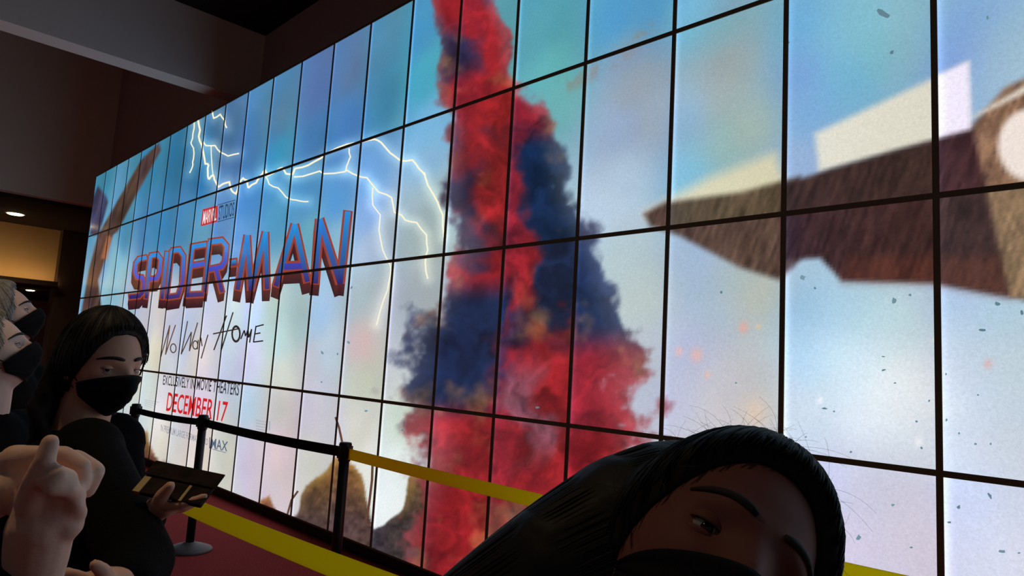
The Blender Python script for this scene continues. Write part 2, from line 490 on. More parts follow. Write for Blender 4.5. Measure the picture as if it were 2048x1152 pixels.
def picture(P):
    """colour (linear) of the picture at points P on the wall"""
    x, y = to_px(P)
    wx, wz = P[:, 0], P[:, 2]
    out = np.zeros((len(P), 3))
    for a in range(0, len(P), 20000):
        q = P[a:a + 20000]
        d2 = (q[:, None, 0] - SKYP[None, :, 0]) ** 2 + (q[:, None, 2] - SKYP[None, :, 2]) ** 2
        w = 1.0 / (d2 + 0.03) ** 2
        out[a:a + 20000] = (w @ SKY[:, 2:]) / w.sum(1, keepdims=True)
    c = out
    # soft drifting cloud
    n = fbm(wx * 0.9 + wz * 0.5, wz * 1.1 - wx * 0.35, 3) - 0.5
    c *= (1 + 0.22 * n)[:, None]
    n2 = fbm(wx * 1.6 + 9, wz * 1.6, 21) - 0.5
    c += np.stack([n2 * 16, n2 * 4, -n2 * 12], 1)
    def over(mask, col):
        nonlocal c
        m = mask[:, None]
        c = c * (1 - m) + np.asarray(col, float) * m
    # distant hill haze and a rising line of brown dust
    over(0.5 * sstep(14, -12, poly_sd(x, y, [(785, 520), (815, 450), (850, 412), (868, 420), (880, 520)])), (150, 168, 168))
    dl = line_d(x, y, [(1095, 190), (1150, 165), (1230, 120), (1300, 60)])
    over(0.5 * sstep(24, 0, dl) * sstep(0.42, 0.62, fbm(x / 22, y / 22, 5)), (150, 130, 118))
    # lightning glow
    for pts, wd in BOLTS:
        d = line_d(x, y, pts)
        c += (np.exp(-(d / 13) ** 2) * 34)[:, None] * np.array([1, 0.95, 0.75])
    # rocks along the foot of the picture
    rk = fbm(x / 26, y / 20, 8, 5)
    rk2 = fbm(x / 9, y / 9, 31, 3)
    def rock(poly, top, low, y0, y1, rim=(190, 150, 84), soft=3, rough=9):
        sd = poly_sd(x, y, poly) + (rk - 0.5) * rough
        t = np.clip((y - y0) / (y1 - y0), 0, 1)[:, None]
        col = np.array(top) * (1 - t) + np.array(low) * t
        col = col * (0.62 + 0.8 * rk2)[:, None]
        rimw = (sstep(-20, -2, sd) * (1 - t[:, 0]) * (0.3 + 0.7 * rk))[:, None]
        col = col * (1 - rimw) + np.array(rim) * rimw
        m = sstep(soft, -soft, sd)[:, None]
        nonlocal c
        c = c * (1 - m) + col * m
    rock([(562, 1050), (596, 1030), (602, 990), (622, 962), (655, 938), (672, 915), (700, 925), (722, 950), (735, 1005), (748, 1062), (770, 1140), (560, 1120)], (128, 86, 40), (78, 60, 58), 915, 1040)
    rock([(742, 1064), (780, 1042), (806, 1020), (815, 985), (820, 950), (850, 950), (880, 962), (960, 985), (1050, 985), (1120, 1000), (1300, 1100), (1300, 1300), (740, 1200)], (104, 74, 50), (62, 52, 52), 950, 1050)
    rock([(1005, 1000), (1032, 940), (1022, 905), (1050, 885), (1078, 903), (1130, 880), (1200, 866), (1260, 900), (1330, 960), (1330, 1150), (1000, 1120)], (150, 104, 52), (74, 58, 48), 870, 1010, (235, 205, 150))
    rock([(505, 1020), (520, 1000), (538, 992), (548, 1018), (560, 1050), (500, 1040)], (118, 66, 48), (90, 58, 48), 990, 1040)
    rock([(272, 960), (276, 900), (284, 866), (294, 860), (300, 890), (318, 922), (350, 935), (350, 980), (270, 980)], (112, 74, 48), (80, 54, 44), 860, 940)
    # a plume of red and navy smoke, a plain stand-in for the printed figure
    warp = fbm(x / 90, y / 90, 44, 4) - 0.5
    warp2 = fbm(x / 34 + 7, y / 34, 52, 4) - 0.5
    cx = np.interp(y, PLY, PLC) + 60 * (fbm(y / 130 + 3, y * 0 + 0.3, 61, 2) - 0.5)
    hw = np.interp(y, PLY, PLH)
    t = (x - cx) / hw
    m = sstep(1.04, 0.82, np.abs(t) + 0.55 * warp + 0.5 * warp2)
    bil = fbm(x / 40 + warp * 3, y / 40 + warp2 * 2, 71, 5)
    red = np.array([138, 28, 34]); navy = np.array([20, 34, 62]); gold = np.array([170, 112, 66]); mauve = np.array([120, 92, 110])
    tt = t + 0.9 * warp
    nv = np.maximum(sstep(0.12, 0.35, tt) * sstep(230, 300, y) * sstep(730, 640, y),
                    sstep(-0.1, -0.35, tt) * sstep(540, 610, y) * sstep(850, 790, y))
    nv = np.maximum(nv, 0.8 * sstep(0.56, 0.74, fbm(x / 130 + 5, y / 130, 90, 4)))
    col = red[None] * (1 - nv[:, None]) + navy[None] * nv[:, None]
    g = sstep(0.56, 0.8, fbm(x / 80 + 30, y / 80 + 8, 97, 4))[:, None] * 0.55
    col = col * (1 - g) + gold * g
    mv = (sstep(0.3, 0.1, np.abs(tt - 0.05)) * sstep(700, 780, y) * sstep(960, 860, y))[:, None] * 0.6
    col = col * (1 - mv) + mauve * mv
    col = col * (0.45 + 1.1 * bil)[:, None]
    rimc = (sstep(0.5, 0.95, np.abs(t)) * 0.25)[:, None]
    col = col * (1 - rimc) + np.array([200, 190, 200]) * rimc
    m = m[:, None] * 0.97
    c = c * (1 - m) + col * m
    # blurred brown beam pointing in from the right, pale on top
    st = fbm(x / 7 + y / 22, y / 46 - x / 120, 12, 3)
    st2 = fbm(x / 30, y / 60, 15, 3)
    over(sstep(26, -12, poly_sd(x, y, [(1296, 428), (1420, 362), (1545, 314), (1566, 372), (1330, 425)])), (214, 206, 182))
    over(sstep(13, -9, poly_sd(x, y, [(1632, 268), (1935, 126), (1940, 262), (1640, 342)])), (226, 220, 204))
    over(sstep(8, -6, poly_sd(x, y, [(1868, 158), (1935, 126), (1940, 262), (1868, 276)])), (238, 234, 246))
    def brown(poly, base, soft):
        mm = sstep(soft, -soft, poly_sd(x, y, poly))[:, None]
        col = np.array(base, float)[None] * (0.55 + 0.75 * st + 0.3 * st2)[:, None]
        nonlocal c
        c = c * (1 - mm) + col * mm
    brown([(1288, 428), (1330, 405), (1480, 385), (1600, 352), (1600, 520), (1560, 560), (1480, 535), (1360, 472), (1300, 452)], (80, 64, 54), 9)
    brown([(1560, 372), (1660, 338), (1790, 300), (1945, 258), (2400, 120), (2400, 640), (2000, 592), (1860, 566), (1684, 562), (1640, 516), (1560, 520)], (58, 39, 35), 8)
    over(0.55 * sstep(26, -10, poly_sd(x, y, [(1690, 558), (1700, 520), (2000, 520), (2020, 590), (1860, 560)])) * (0.4 + 0.6 * st), (118, 62, 44))
    brown([(1944, 250), (2010, 175), (2400, 0), (2400, 700), (2020, 592)], (124, 98, 72), 9)
    over(sstep(9, -6, poly_sd(x, y, [(1950, 232), (2400, -40), (2400, 10), (2010, 205)])), (214, 208, 188))
    over(sstep(10, -8, np.hypot((x - 2062) / 0.9, y - 290) - 72), (236, 228, 214))
    # thinner dark beam at the far left end
    def dark(poly, base, soft):
        brown(poly, base, soft)
    dark([(196, 372), (212, 392), (216, 404), (198, 470), (180, 470), (184, 400)], (56, 54, 78), 3)
    dark([(282, 320), (318, 286), (322, 300), (268, 398), (236, 462), (226, 470), (196, 560), (206, 640), (160, 640), (178, 540), (196, 470), (228, 414)], (76, 56, 48), 3)
    over(0.7 * sstep(3, -3, poly_sd(x, y, [(214, 470), (224, 474), (214, 520), (202, 516)])), (190, 118, 74))
    # small embers
    for ex, ey, er, ec in ((1487, 655, 11, (236, 170, 150)), (1517, 653, 5, (246, 200, 150)), (1393, 710, 14, (235, 180, 165)), (1414, 750, 7, (235, 190, 170)), (1358, 703, 9, (235, 185, 175)),
                           (1976, 728, 9, (222, 160, 150)), (1510, 825, 30, (226, 205, 180)), (1640, 800, 7, (250, 250, 250)), (1838, 884, 9, (252, 252, 252)), (1870, 680, 6, (250, 240, 230)), (722, 690, 34, (208, 178, 180))):
        over(0.75 * np.exp(-(((x - ex) / er) ** 2 + ((y - ey) / (er * 1.2)) ** 2) * 1.4), ec)
    return c

case_mb = MB()
case_mb.box((-W, 0.012, 0), (0, 0.085, H))
for lo, hi in (((-W, -0.006, 0), (-W + BZ, 0.012, H)), ((-BZ, -0.006, 0), (0, 0.012, H)), ((-W + BZ, -0.006, 0), (-BZ, 0.012, BZ)), ((-W + BZ, -0.006, H - BZ), (-BZ, 0.012, H))):
    case_mb.box(lo, hi)
case_me = case_mb.mesh('display_panel')
case_me.materials.append(M['bezel'])
for i in range(FIRST, LAST):                   # column i spans x from -(i+1)W to -iW
    nu, nv_ = (46, 82) if -2 < i < 6 else ((26, 46) if -3 < i < 12 else (14, 30))
    su = np.unique(np.concatenate([np.linspace(0, 1, nu), [0.012, 0.03, 0.05, 0.075]]))
    sv = np.linspace(0, 1, nv_)
    for r in range(NR):
        x0, z0 = -i * W, Z0 + (NR - 1 - r) * H
        panel = link('display_panel', case_me, None)
        on_root(panel, x0, 0, z0)
        gx = -W + BZ + su * (W - 2 * BZ)
        gz = BZ + sv * (H - 2 * BZ)
        X, Z = np.meshgrid(gx, gz)
        P = np.stack([X, np.full_like(X, 0.0), Z], -1)
        mb = MB().grid(P)
        me = mb.mesh('screen')
        PW = P.reshape(-1, 3) + np.array([x0, 0, z0])
        c = picture(PW)
        # the panel's own backlight: cool bright strip along its left edge, a little dimmer and warmer to the right
        S = np.tile(su, nv_)
        V = np.repeat(sv, nu if len(su) == nu else len(su))
        k = rng.uniform(0.25, 1.0)
        c = c * (1 + 0.05 * (0.5 - S))[:, None]
        c[:, 2] += (1 - S) ** 2 * 14 * k
        c[:, 0] -= (1 - S) ** 2 * 6 * k
        lum = c.mean(1, keepdims=True) / 255
        c += (np.exp(-(S / 0.035) ** 2) * 58 * k)[:, None] * np.array([0.75, 0.8, 1.1]) * np.clip(lum * 1.6, 0, 1)
        c += rng.normal(0, 2.2, 3)[None]
        lin = s2l(np.clip(c, 2, 253))
        at_ = me.color_attributes.new('picture', 'FLOAT_COLOR', 'POINT')
        at_.data.foreach_set('color', np.concatenate([lin, np.ones((len(lin), 1))], 1).astype(np.float32).ravel())
        link('screen', me, 'screen', panel, True)
# plinth, side casing and top rail
XL, XR = -LAST * W, -FIRST * W
on_root(link('plinth', MB().box((XL, 0.015, 0), (XR, 0.35, Z0)).mesh('plinth'), 'case'))
on_root(link('rear_casing', MB().box((XL, 0.085, Z0), (XR, 0.30, Z0 + NR * H)).mesh('rear_casing'), 'case'))
on_root(link('side_casing', MB().box((XL - 0.012, 0.0, 0), (XL, 0.35, Z0 + NR * H + 0.01)).mesh('side_casing'), 'case'))
on_root(link('top_rail', MB().box((XL, 0.0, Z0 + NR * H), (XR, 0.30, Z0 + NR * H + 0.012)).mesh('top_rail'), 'case'))

# ------------------------------------------------------------------ lettering and fine detail of the picture, flat on the screens
class Ink:
    def __init__(s):
        s.v, s.f, s.c = [], [], []
    def poly(s, px, col, Y):
        b = len(s.v)
        for k, (x, y) in enumerate(px):
            s.v.append(tuple(on_wall(x, y, Y)))
            s.c.append(col(x, y) if callable(col) else col)
        s.f.append(tuple(range(b, b + len(px))))
    def stroke(s, pts, w, col, Y, taper=False, aspect=1.0):
        """aspect < 1 narrows strokes that run up and down (perspective of the wall)"""
        pts = [np.array(p, float) for p in pts]
        n = len(pts)
        for k in range(1, n - 1):
            a, b = pts[k] - pts[k - 1], pts[k + 1] - pts[k]
            if a @ b < -0.2 * np.linalg.norm(a) * np.linalg.norm(b):
                s.stroke(pts[:k + 1], w, col, Y, False, aspect)
                s.stroke(pts[k:], w, col, Y, False, aspect)
                return
        L, Rr = [], []
        for k in range(n):
            t0 = pts[k] - pts[max(k - 1, 0)]
            t1 = pts[min(k + 1, n - 1)] - pts[k]
            t = t0 / (np.linalg.norm(t0) + 1e-9) + t1 / (np.linalg.norm(t1) + 1e-9)
            t /= np.linalg.norm(t) + 1e-9
            nn = np.array([-t[1] * aspect, t[0]])
            ww = w * (1 - 0.75 * k / max(n - 1, 1)) if taper else w
            miter = 1.0
            if 0 < k < n - 1:
                cosh = abs(np.dot(np.array([-t[1], t[0]]), np.array([-t1[1], t1[0]]) / (np.linalg.norm(t1) + 1e-9)))
                miter = min(1 / max(cosh, 0.3), 1.8)
            L.append(pts[k] + nn * ww / 2 * miter)
            Rr.append(pts[k] - nn * ww / 2 * miter)
        for k in range(n - 1):
            s.poly([L[k], L[k + 1], Rr[k + 1], Rr[k]], col, Y)
    def build(s, name, kind=None):
        me = bpy.data.meshes.new(name)
        me.from_pydata(s.v, [], s.f)
        me.update()
        a = me.color_attributes.new('picture', 'FLOAT_COLOR', 'POINT')
        lin = s2l(np.array(s.c, float))
        a.data.foreach_set('color', np.concatenate([lin, np.ones((len(lin), 1))], 1).astype(np.float32).ravel())
        o = link(name, me, 'ink')
        on_root(o)
        if kind:
            o['kind'] = kind
        return o
for pts, wd in BOLTS:
    ik = Ink()
    fine = [pts[0]]
    for a, b in zip(pts[:-1], pts[1:]):
        for q in (0.5, 1.0):
            j = 0 if q == 1.0 else 1.4
            fine.append((a[0] + (b[0] - a[0]) * q + random.uniform(-j, j), a[1] + (b[1] - a[1]) * q + random.uniform(-j, j)))
    ik.stroke(fine, wd, (252, 246, 216), -0.001)
    ik.build('lightning_bolt')

def T_(p):
    return [(240 + 0.2952 * a, 380 + 0.2952 * b) for a, b in p]
GLYPHS = {
    'S': [[(180,457),(128,468),(106,498),(102,560),(116,588),(148,592),(160,622),(155,690),(130,718),(62,726)]],
    'P': [[(206,446),(176,735)], [(204,446),(252,437),(276,468),(268,558),(248,600),(196,604)]],
    'I': [[(318,418),(284,738)]],
    'D': [[(350,410),(316,738)], [(350,412),(402,404),(432,448),(424,618),(394,716),(316,728)]],
    'E': [[(492,374),(452,726)], [(486,386),(584,368)], [(474,516),(572,498)], [(452,712),(568,706)]],
    'R': [[(606,352),(574,690)], [(604,354),(690,342),(722,378),(712,482),(688,520),(596,540)], [(652,540),(692,692)]],
    '-': [[(752,495),(788,490)]],
    'M': [[(796,676),(862,306),(886,682),(986,284),(996,672)]],
    'A': [[(1056,652),(1184,232),(1270,622)], [(1112,520),(1236,514)]],
    'N': [[(1322,634),(1352,196),(1492,634),(1544,146)]],
}
WID = {'S': 38, 'P': 38, 'I': 38, 'D': 40, 'E': 42, 'R': 44, '-': 52, 'M': 54, 'A': 60, 'N': 66}
def title_fill(ltr):
    ys = [p[1] for s in T_(sum(GLYPHS[ltr], [])) for p in [s]]
    y0, y1 = min(ys), max(ys)
    def f(x, y):
        t = min(max((y - y0) / (y1 - y0), 0), 1)
        a, b, c_ = np.array([40, 140, 214]), np.array([62, 74, 196]), np.array([44, 36, 104])
        return tuple(a * (1 - 2 * t) + b * 2 * t) if t < 0.5 else tuple(b * (2 - 2 * t) + c_ * (2 * t - 1))
    return f
def shade(x, y):
    return (72, 30, 34)
for ltr, strokes in GLYPHS.items():
    ik = Ink()
    w = WID[ltr] * 0.2952
    for s_ in strokes:
        px = T_(s_)
        if ltr == '-':
            px = [(px[0][0] - 1, px[0][1]), (px[1][0] + 1, px[1][1])]
        dense = []
        for a, b in zip(px[:-1], px[1:]):
            for q in np.linspace(0, 1, 6)[:-1]:
                dense.append((a[0] + (b[0] - a[0]) * q, a[1] + (b[1] - a[1]) * q))
        dense.append(px[-1])
        dep = 24 if ltr in 'MAN' else 19
        for k in range(7):
            q = (7 - k) / 7
            cc = (52 + 34 * (1 - q), 26 + 8 * (1 - q), 34 + 6 * (1 - q))
            ik.stroke([(x - 2.5 * q, y + dep * q) for x, y in px], w * 1.22, cc, -0.0008 - 0.00008 * k, False, 0.8)
        ext = lambda pp, e: [tuple(np.array(pp[0]) + (np.array(pp[0]) - np.array(pp[1])) / (np.linalg.norm(np.array(pp[0]) - np.array(pp[1])) + 1e-9) * e)] + list(pp[1:-1]) + [tuple(np.array(pp[-1]) + (np.array(pp[-1]) - np.array(pp[-2])) / (np.linalg.norm(np.array(pp[-1]) - np.array(pp[-2])) + 1e-9) * e)]
        ik.stroke(ext(px, 2.2), w * 1.25, (148, 62, 46), -0.0018, False, 0.8)
    for s_ in strokes:
        px = T_(s_)
        dense = []
        for a, b in zip(px[:-1], px[1:]):
            for q in np.linspace(0, 1, 6)[:-1]:
                dense.append((a[0] + (b[0] - a[0]) * q, a[1] + (b[1] - a[1]) * q))
        dense.append(px[-1])
        ik.stroke(px if len(px) > 4 and ltr in 'SPDR' else px, w * 0.72, title_fill(ltr), -0.0024, False, 0.78)
    ik.build('title_letter')
def ring(cx, cy, rx, ry, n=16):
    return [(cx + rx * math.cos(2 * math.pi * k / n), cy + ry * math.sin(2 * math.pi * k / n)) for k in range(n + 1)]
HAND = {
    'N': [[(275,1135),(338,916),(308,1116),(376,914)]], 'o': [ring(361, 1072, 19, 30)],
    'W': [[(458,888),(414,1114),(484,962),(470,1092),(526,898)]], 'a': [ring(510, 1050, 17, 28), [(531,1015),(524,1080)]],
    'y': [[(548,1000),(556,1058)], [(596,980),(550,1142)]], 'H': [[(722,850),(636,1085)], [(766,828),(684,1092)], [(630,975),(812,938)]],
    'O': [ring(786, 975, 28, 55), ring(786, 975, 25, 48)], 'm': [[(818,1010),(842,950),(850,990),(868,946),(872,1000),(892,942),(878,1034)]],
    'E': [[(922,920),(904,1032)], [(920,926),(974,912)], [(912,976),(952,968)], [(904,1030),(970,1022)]],
}
for k, (ltr, strokes) in enumerate(HAND.items()):
    ik = Ink()
    t = k / 8
    cc = (96 * (1 - t) + 32 * t, 70 * (1 - t) + 28 * t, 50 * (1 - t) + 30 * t)
    for s_ in strokes:
        ik.stroke(T_(s_), 2.2 if k < 5 else 2.6, cc, -0.0015)
    ik.build('handwritten_letter')

def text(body, quad, rgb, name, Y=-0.0015, xf=1.0):
    """lettering mapped into the quad (photo px: top left, top right, bottom right, bottom left)"""
    cu = bpy.data.curves.new('t', 'FONT')
    cu.body = body
    cu.resolution_u = 3
    cu.offset = 0.012
    o = bpy.data.objects.new('t', cu)
    COL.objects.link(o)
    me = bpy.data.meshes.new_from_object(o.evaluated_get(bpy.context.evaluated_depsgraph_get()))
    bpy.data.objects.remove(o)
    v = np.array([tuple(p.co) for p in me.vertices])
    lo, hi = v.min(0), v.max(0)
    u = (v[:, 0] - lo[0]) / (hi[0] - lo[0])
    t = (v[:, 1] - lo[1]) / (hi[1] - lo[1])
    q = [on_wall(*p, Y) for p in quad]
    for k, p in enumerate(me.vertices):
        p.co = (q[3] * (1 - u[k]) + q[2] * u[k]) * (1 - t[k]) + (q[0] * (1 - u[k]) + q[1] * u[k]) * t[k]
    a = me.color_attributes.new('picture', 'FLOAT_COLOR', 'POINT')
    a.data.foreach_set('color', np.tile(np.append(s2l(rgb), 1.0), len(v)).astype(np.float32))
    me.materials.clear()
    o = link(name, me, 'ink')
    return on_root(o)
box = Ink()
mq = A_([(865,840),(982,809),(976,936),(850,970)])
box.poly(mq, (196, 44, 52), -0.0012)
box.build('logo_box')
text('MARVEL', A_([(874,852),(972,826),(968,924),(862,956)]), (238, 226, 228), 'logo_word', -0.0018)
text('STUDIOS', A_([(992,812),(1110,780),(1104,890),(988,926)]), (34, 60, 84), 'logo_word', -0.0018)
ik = Ink()
ik.stroke(A_([(984,806),(1116,768)]), 1.3, (34, 60, 84), -0.0015)
ik.stroke(A_([(980,936),(1108,900)]), 1.3, (34, 60, 84), -0.0015)
ik.build('logo_rule')
E_ = lambda p: [(250 + 0.2604 * a, 720 + 0.2604 * b) for a, b in p]
text('EXCLUSIVELY IN MOVIE THEATERS', E_([(296,116),(884,176),(872,276),(290,190)]), (58, 56, 62), 'poster_line')
text('DECEMBER 17', E_([(332,246),(794,322),(772,480),(314,392)]), (206, 34, 40), 'poster_line')
text('IN PREMIUM LARGE FORMATS AND', E_([(276,492),(640,606),(636,656),(274,548)]), (150, 150, 162), 'poster_line')
text('IMAX', E_([(648,592),(792,628),(784,702),(646,678)]), (84, 100, 122), 'poster_line')
ik = Ink()
ik.stroke(E_([(668,684),(776,712)]), 1.2, (110, 124, 140), -0.0015)
for k in range(4):                              # fine print too small to read
    ik.stroke(E_([(1005, 462 + 22 * k), (1088 + (k % 2) * 6, 478 + 22 * k)]), 2.2, (172, 182, 190), -0.0015)
    ik.stroke(E_([(150, 306 + 13 * k), (262 - 18 * k, 326 + 13 * k)]), 1.3, (182, 190, 198), -0.0015)
ik.stroke(E_([(1112, 470), (1108, 540)]), 2.4, (160, 172, 184), -0.0015)
ik.build('fine_print')
# dark twigs in front of the rocks
for pts, w in (([(671, 834), (678, 855), (686, 892)], 4.5), ([(745, 930), (744, 960), (738, 1010), (731, 1044)], 5), ([(596, 982), (583, 1000), (575, 1028)], 4), ([(730, 1044), (738, 1052), (742, 1044)], 3)):
    ik = Ink()
    ik.stroke(pts, w, (96, 68, 54), -0.001)
    ik.build('twig')
# floating dark specks of debris
ik = Ink()
SPECKS = [(1768,28,12,26,-50),(1783,105,7,9,40),(1575,85,6,10,0),(1605,555,10,9,20),(1788,601,8,10,10),(1820,590,6,4,0),(1630,576,4,4,0),(1766,713,7,2.5,0),(1767,740,8,3.5,-20),(1790,766,5,2.5,0),
          (1649,817,10,4,0),(1668,823,4,4,0),(1858,802,4,4,0),(1833,843,5,4,0),(1612,874,4,2.5,0),(1702,904,6,3.5,-20),(1843,896,4,5,0),(1472,766,4,4,0),(1965,660,12,4,0),(1956,790,4,3,0),
          (1892,748,3,4,0),(1893,840,4,5,0),(1918,867,4,4,0),(1951,888,5,4,0),(1981,888,4,4,0),(1786,1010,5,5,0),(1717,1075,8,10,30),(1822,1095,6,3,0),(1917,1014,6,7,30),(1899,1045,7,4,0),(1980,992,6,12,-30),
          (2003,1103,12,6,0),(2038,1106,5,3,0),(1995,608,9,8,0),(2044,625,7,9,0),(703,575,3,6,20),(645,706,4,8,-30),(697,685,4,7,-30),(675,708,3,4,0),(643,764,3,3,0),(805,860,4,4,0),(732,822,5,4,0),(1075,815,7,3.5,0),(1443,585,5,5,0),(1975,35,6,6,0)]
for sx, sy, a, b, ang in SPECKS:
    ca, sa = math.cos(math.radians(ang)), math.sin(math.radians(ang))
    ph = [random.uniform(0.6, 1.2) for _ in range(9)]
    jit = [(a * 0.62 * ph[k] * math.cos(2 * math.pi * k / 9), b * 0.62 * ph[k] * math.sin(2 * math.pi * k / 9)) for k in range(9)]
    g = random.randint(-14, 14)
    ik.poly([(sx + u * ca - v * sa, sy + u * sa + v * ca) for u, v in jit], (106 + g, 138 + g, 152 + g), -0.001)
dk = ik.build('debris_speck', 'stuff')

# ------------------------------------------------------------------ barrier posts and belts
def stanchion(loc, label, base_m='base'):
    t = empty('barrier_post', loc)
    tag(t, label, 'barrier post', 'belt barrier posts')
    link('base', MB().lathe([(0.18, 0.0), (0.18, 0.012), (0.172, 0.022), (0.12, 0.042), (0.06, 0.058), (0.045, 0.066), (0.04, 0.07)], 40).mesh('base'), base_m, t, True)
    link('pole', MB().lathe([(0.033, 0.05), (0.033, 0.985)], 28).mesh('pole'), 'post', t, True)
    hd = link('belt_head', MB().lathe([(0.034, 0.975), (0.04, 0.985), (0.041, 1.085), (0.037, 1.097), (0.02, 1.1)], 28).mesh('belt_head'), 'post', t, True)
    slots = MB()
    for q in range(4):
        a = q * math.pi / 2
        slots.box((math.cos(a) * 0.038 - 0.012, math.sin(a) * 0.038 - 0.012, 1.0), (math.cos(a) * 0.038 + 0.012, math.sin(a) * 0.038 + 0.012, 1.075))
    link('belt_slot', slots.mesh('belt_slot'), 'post', hd)
    return t
def belt(post, a, b, hgt, m, sag=0.02, twist=0.0):
    """webbing between two points, a child of the post it is pulled from"""
    a, b = np.array(a, float), np.array(b, float)
    rows, th = [], 0.0016
    d = (b - a) / np.linalg.norm(b - a)
    side = np.array([-d[1], d[0], 0]); side /= np.linalg.norm(side)
    for k in range(25):
        q = k / 24
        p = a + (b - a) * q - np.array([0, 0, sag * 4 * q * (1 - q)])
        tw = twist * math.sin(math.pi * q)
        u = np.array([0, 0, 1]) * math.cos(tw) + side * math.sin(tw)
        n = side * math.cos(tw) - np.array([0, 0, 1]) * math.sin(tw)
        rows.append([p - u * hgt / 2 - n * th, p + u * hgt / 2 - n * th, p + u * hgt / 2 + n * th, p - u * hgt / 2 + n * th])
    P = np.array(rows) - np.array(post.location)
    mb = MB().grid(P, True)
    mb.f.append((3, 2, 1, 0)); n0 = len(mb.v) - 4
    mb.f.append((n0, n0 + 1, n0 + 2, n0 + 3))
    return link('belt', mb.mesh('belt'), m, post)
p0 = stanchion((-6.36, -1.22, 0), 'black barrier post behind the masked woman with the phone case, at the far end')
p1 = stanchion((-5.16, -1.055, 0), 'black barrier post on a grey dome base with black belts on both sides')
p2 = stanchion((-3.13, -0.93, 0), 'black barrier post where the black belt meets the yellow belt')
p3 = stanchion((0.75, -0.9, 0), 'black barrier post hidden behind the dark-haired leaning woman, holding the yellow belt end')
belt(p0, (-6.32, -1.214, 1.035), (-5.205, -1.061, 1.035), 0.055, 'black_belt', 0.012)
belt(p1, (-5.12, -1.053, 1.035), (-3.176, -0.933, 1.035), 0.066, 'black_belt', 0.012)
belt(p2, (-3.09, -0.93, 1.03), (0.704, -0.9, 1.03), 0.068, 'yellow_belt', 0.012)
q0 = stanchion((-3.55, -2.36, 0), 'black barrier post in the nearer row, hidden behind the woman with the phone case')
q1 = stanchion((-0.28, -2.22, 0), 'black barrier post in the nearer row, below the leaning woman')
belt(q0, (-3.51, -2.358, 1.035), (-0.326, -2.222, 1.035), 0.072, 'yellow_belt', 0.02)

# ------------------------------------------------------------------ people
def head_pts(D, mask=False, plain=False):
    """points of a head surface for unit directions D (x right of the person, y forward, z up)"""
    D = np.asarray(D, float)
    p = D * np.array([0.073, 0.094, 0.118])
    t = np.clip(-p[..., 2] / 0.118, 0, 1)
    p[..., 0] *= 1 - 0.30 * t ** 1.6
    p[..., 1] *= np.where(p[..., 1] < 0, 1 - 0.42 * t, 1 - 0.06 * t)
    if plain:
        return p
    x, z = p[..., 0].copy(), p[..., 2].copy()
    fr = sstep(0.15, 0.55, D[..., 1])
    g = lambda x0, z0, sx, sz: np.exp(-((x - x0) / sx) ** 2 - ((z - z0) / sz) ** 2)
    gs = lambda x0, z0, sx, sz: g(x0, z0, sx, sz) + g(-x0, z0, sx, sz)
    ridge = sstep(0.022, -0.034, z) * sstep(-0.052, -0.040, z)
    if mask:
        dy = 0.024 * np.exp(-(x / 0.026) ** 2) * sstep(0.02, -0.034, z) * sstep(-0.1, -0.04, z) + 0.008 * g(0, -0.08, 0.03, 0.03)
    else:
        dy = 0.024 * np.exp(-(x / 0.0115) ** 2) * ridge + 0.007 * gs(0.013, -0.038, 0.008, 0.008)
        dy = dy - 0.013 * gs(0.032, -0.001, 0.016, 0.011) + 0.005 * gs(0.03, 0.021, 0.022, 0.008) + 0.004 * gs(0.046, -0.03, 0.018, 0.018)
        dy = dy + 0.007 * g(0, -0.064, 0.021, 0.011) - 0.004 * g(0, -0.064, 0.018, 0.0025) + 0.008 * g(0, -0.1, 0.018, 0.013)
    p[..., 1] += dy * fr
    return p
def dirs(az, el):
    return np.stack([np.sin(az) * np.cos(el), np.cos(az) * np.cos(el), np.sin(el)], -1)
def frame(center, up, fwd, yaw=0.0, pitch=0.0, s=1.0):
    """4x4 of a head: columns right, forward, up; yaw turns to the person's left, pitch lifts the chin (degrees)"""
    up = np.asarray(up, float); up = up / np.linalg.norm(up)
    fwd = np.asarray(fwd, float); fwd = fwd - up * (fwd @ up); fwd /= np.linalg.norm(fwd)
    rt = np.cross(fwd, up)
    y, p = math.radians(yaw), math.radians(pitch)
    f2 = fwd * math.cos(y) - rt * math.sin(y)
    r2 = np.cross(f2, up)
    f3 = f2 * math.cos(p) + up * math.sin(p)
    u3 = np.cross(r2, f3)
    Mx = np.eye(4)
    Mx[:3, 0], Mx[:3, 1], Mx[:3, 2], Mx[:3, 3] = r2 * s, f3 * s, u3 * s, center
    return Mx
def xf(Mx, P):
    P = np.asarray(P, float)
    return P @ Mx[:3, :3].T + Mx[:3, 3]
IMG_UP = lambda a, b: CR[0] * a + CR[1] * b           # a direction given in the picture (right, down)

def head_shell(Mx, az, el, off, mask=False, plain=True, noise=0.0):
    A, E2 = az, el
    D = dirs(A, E2)
    p = head_pts(D, mask=mask, plain=plain and not mask)
    nrm = D / np.array([0.073, 0.094, 0.118]) * 0.09
    nrm = nrm / np.linalg.norm(nrm, axis=-1, keepdims=True)
    o = off + noise * (fbm(A * 14 + 5, E2 * 1.6 + 3, 19, 3) - 0.5)
    return xf(Mx, p + nrm * np.asarray(o)[..., None])

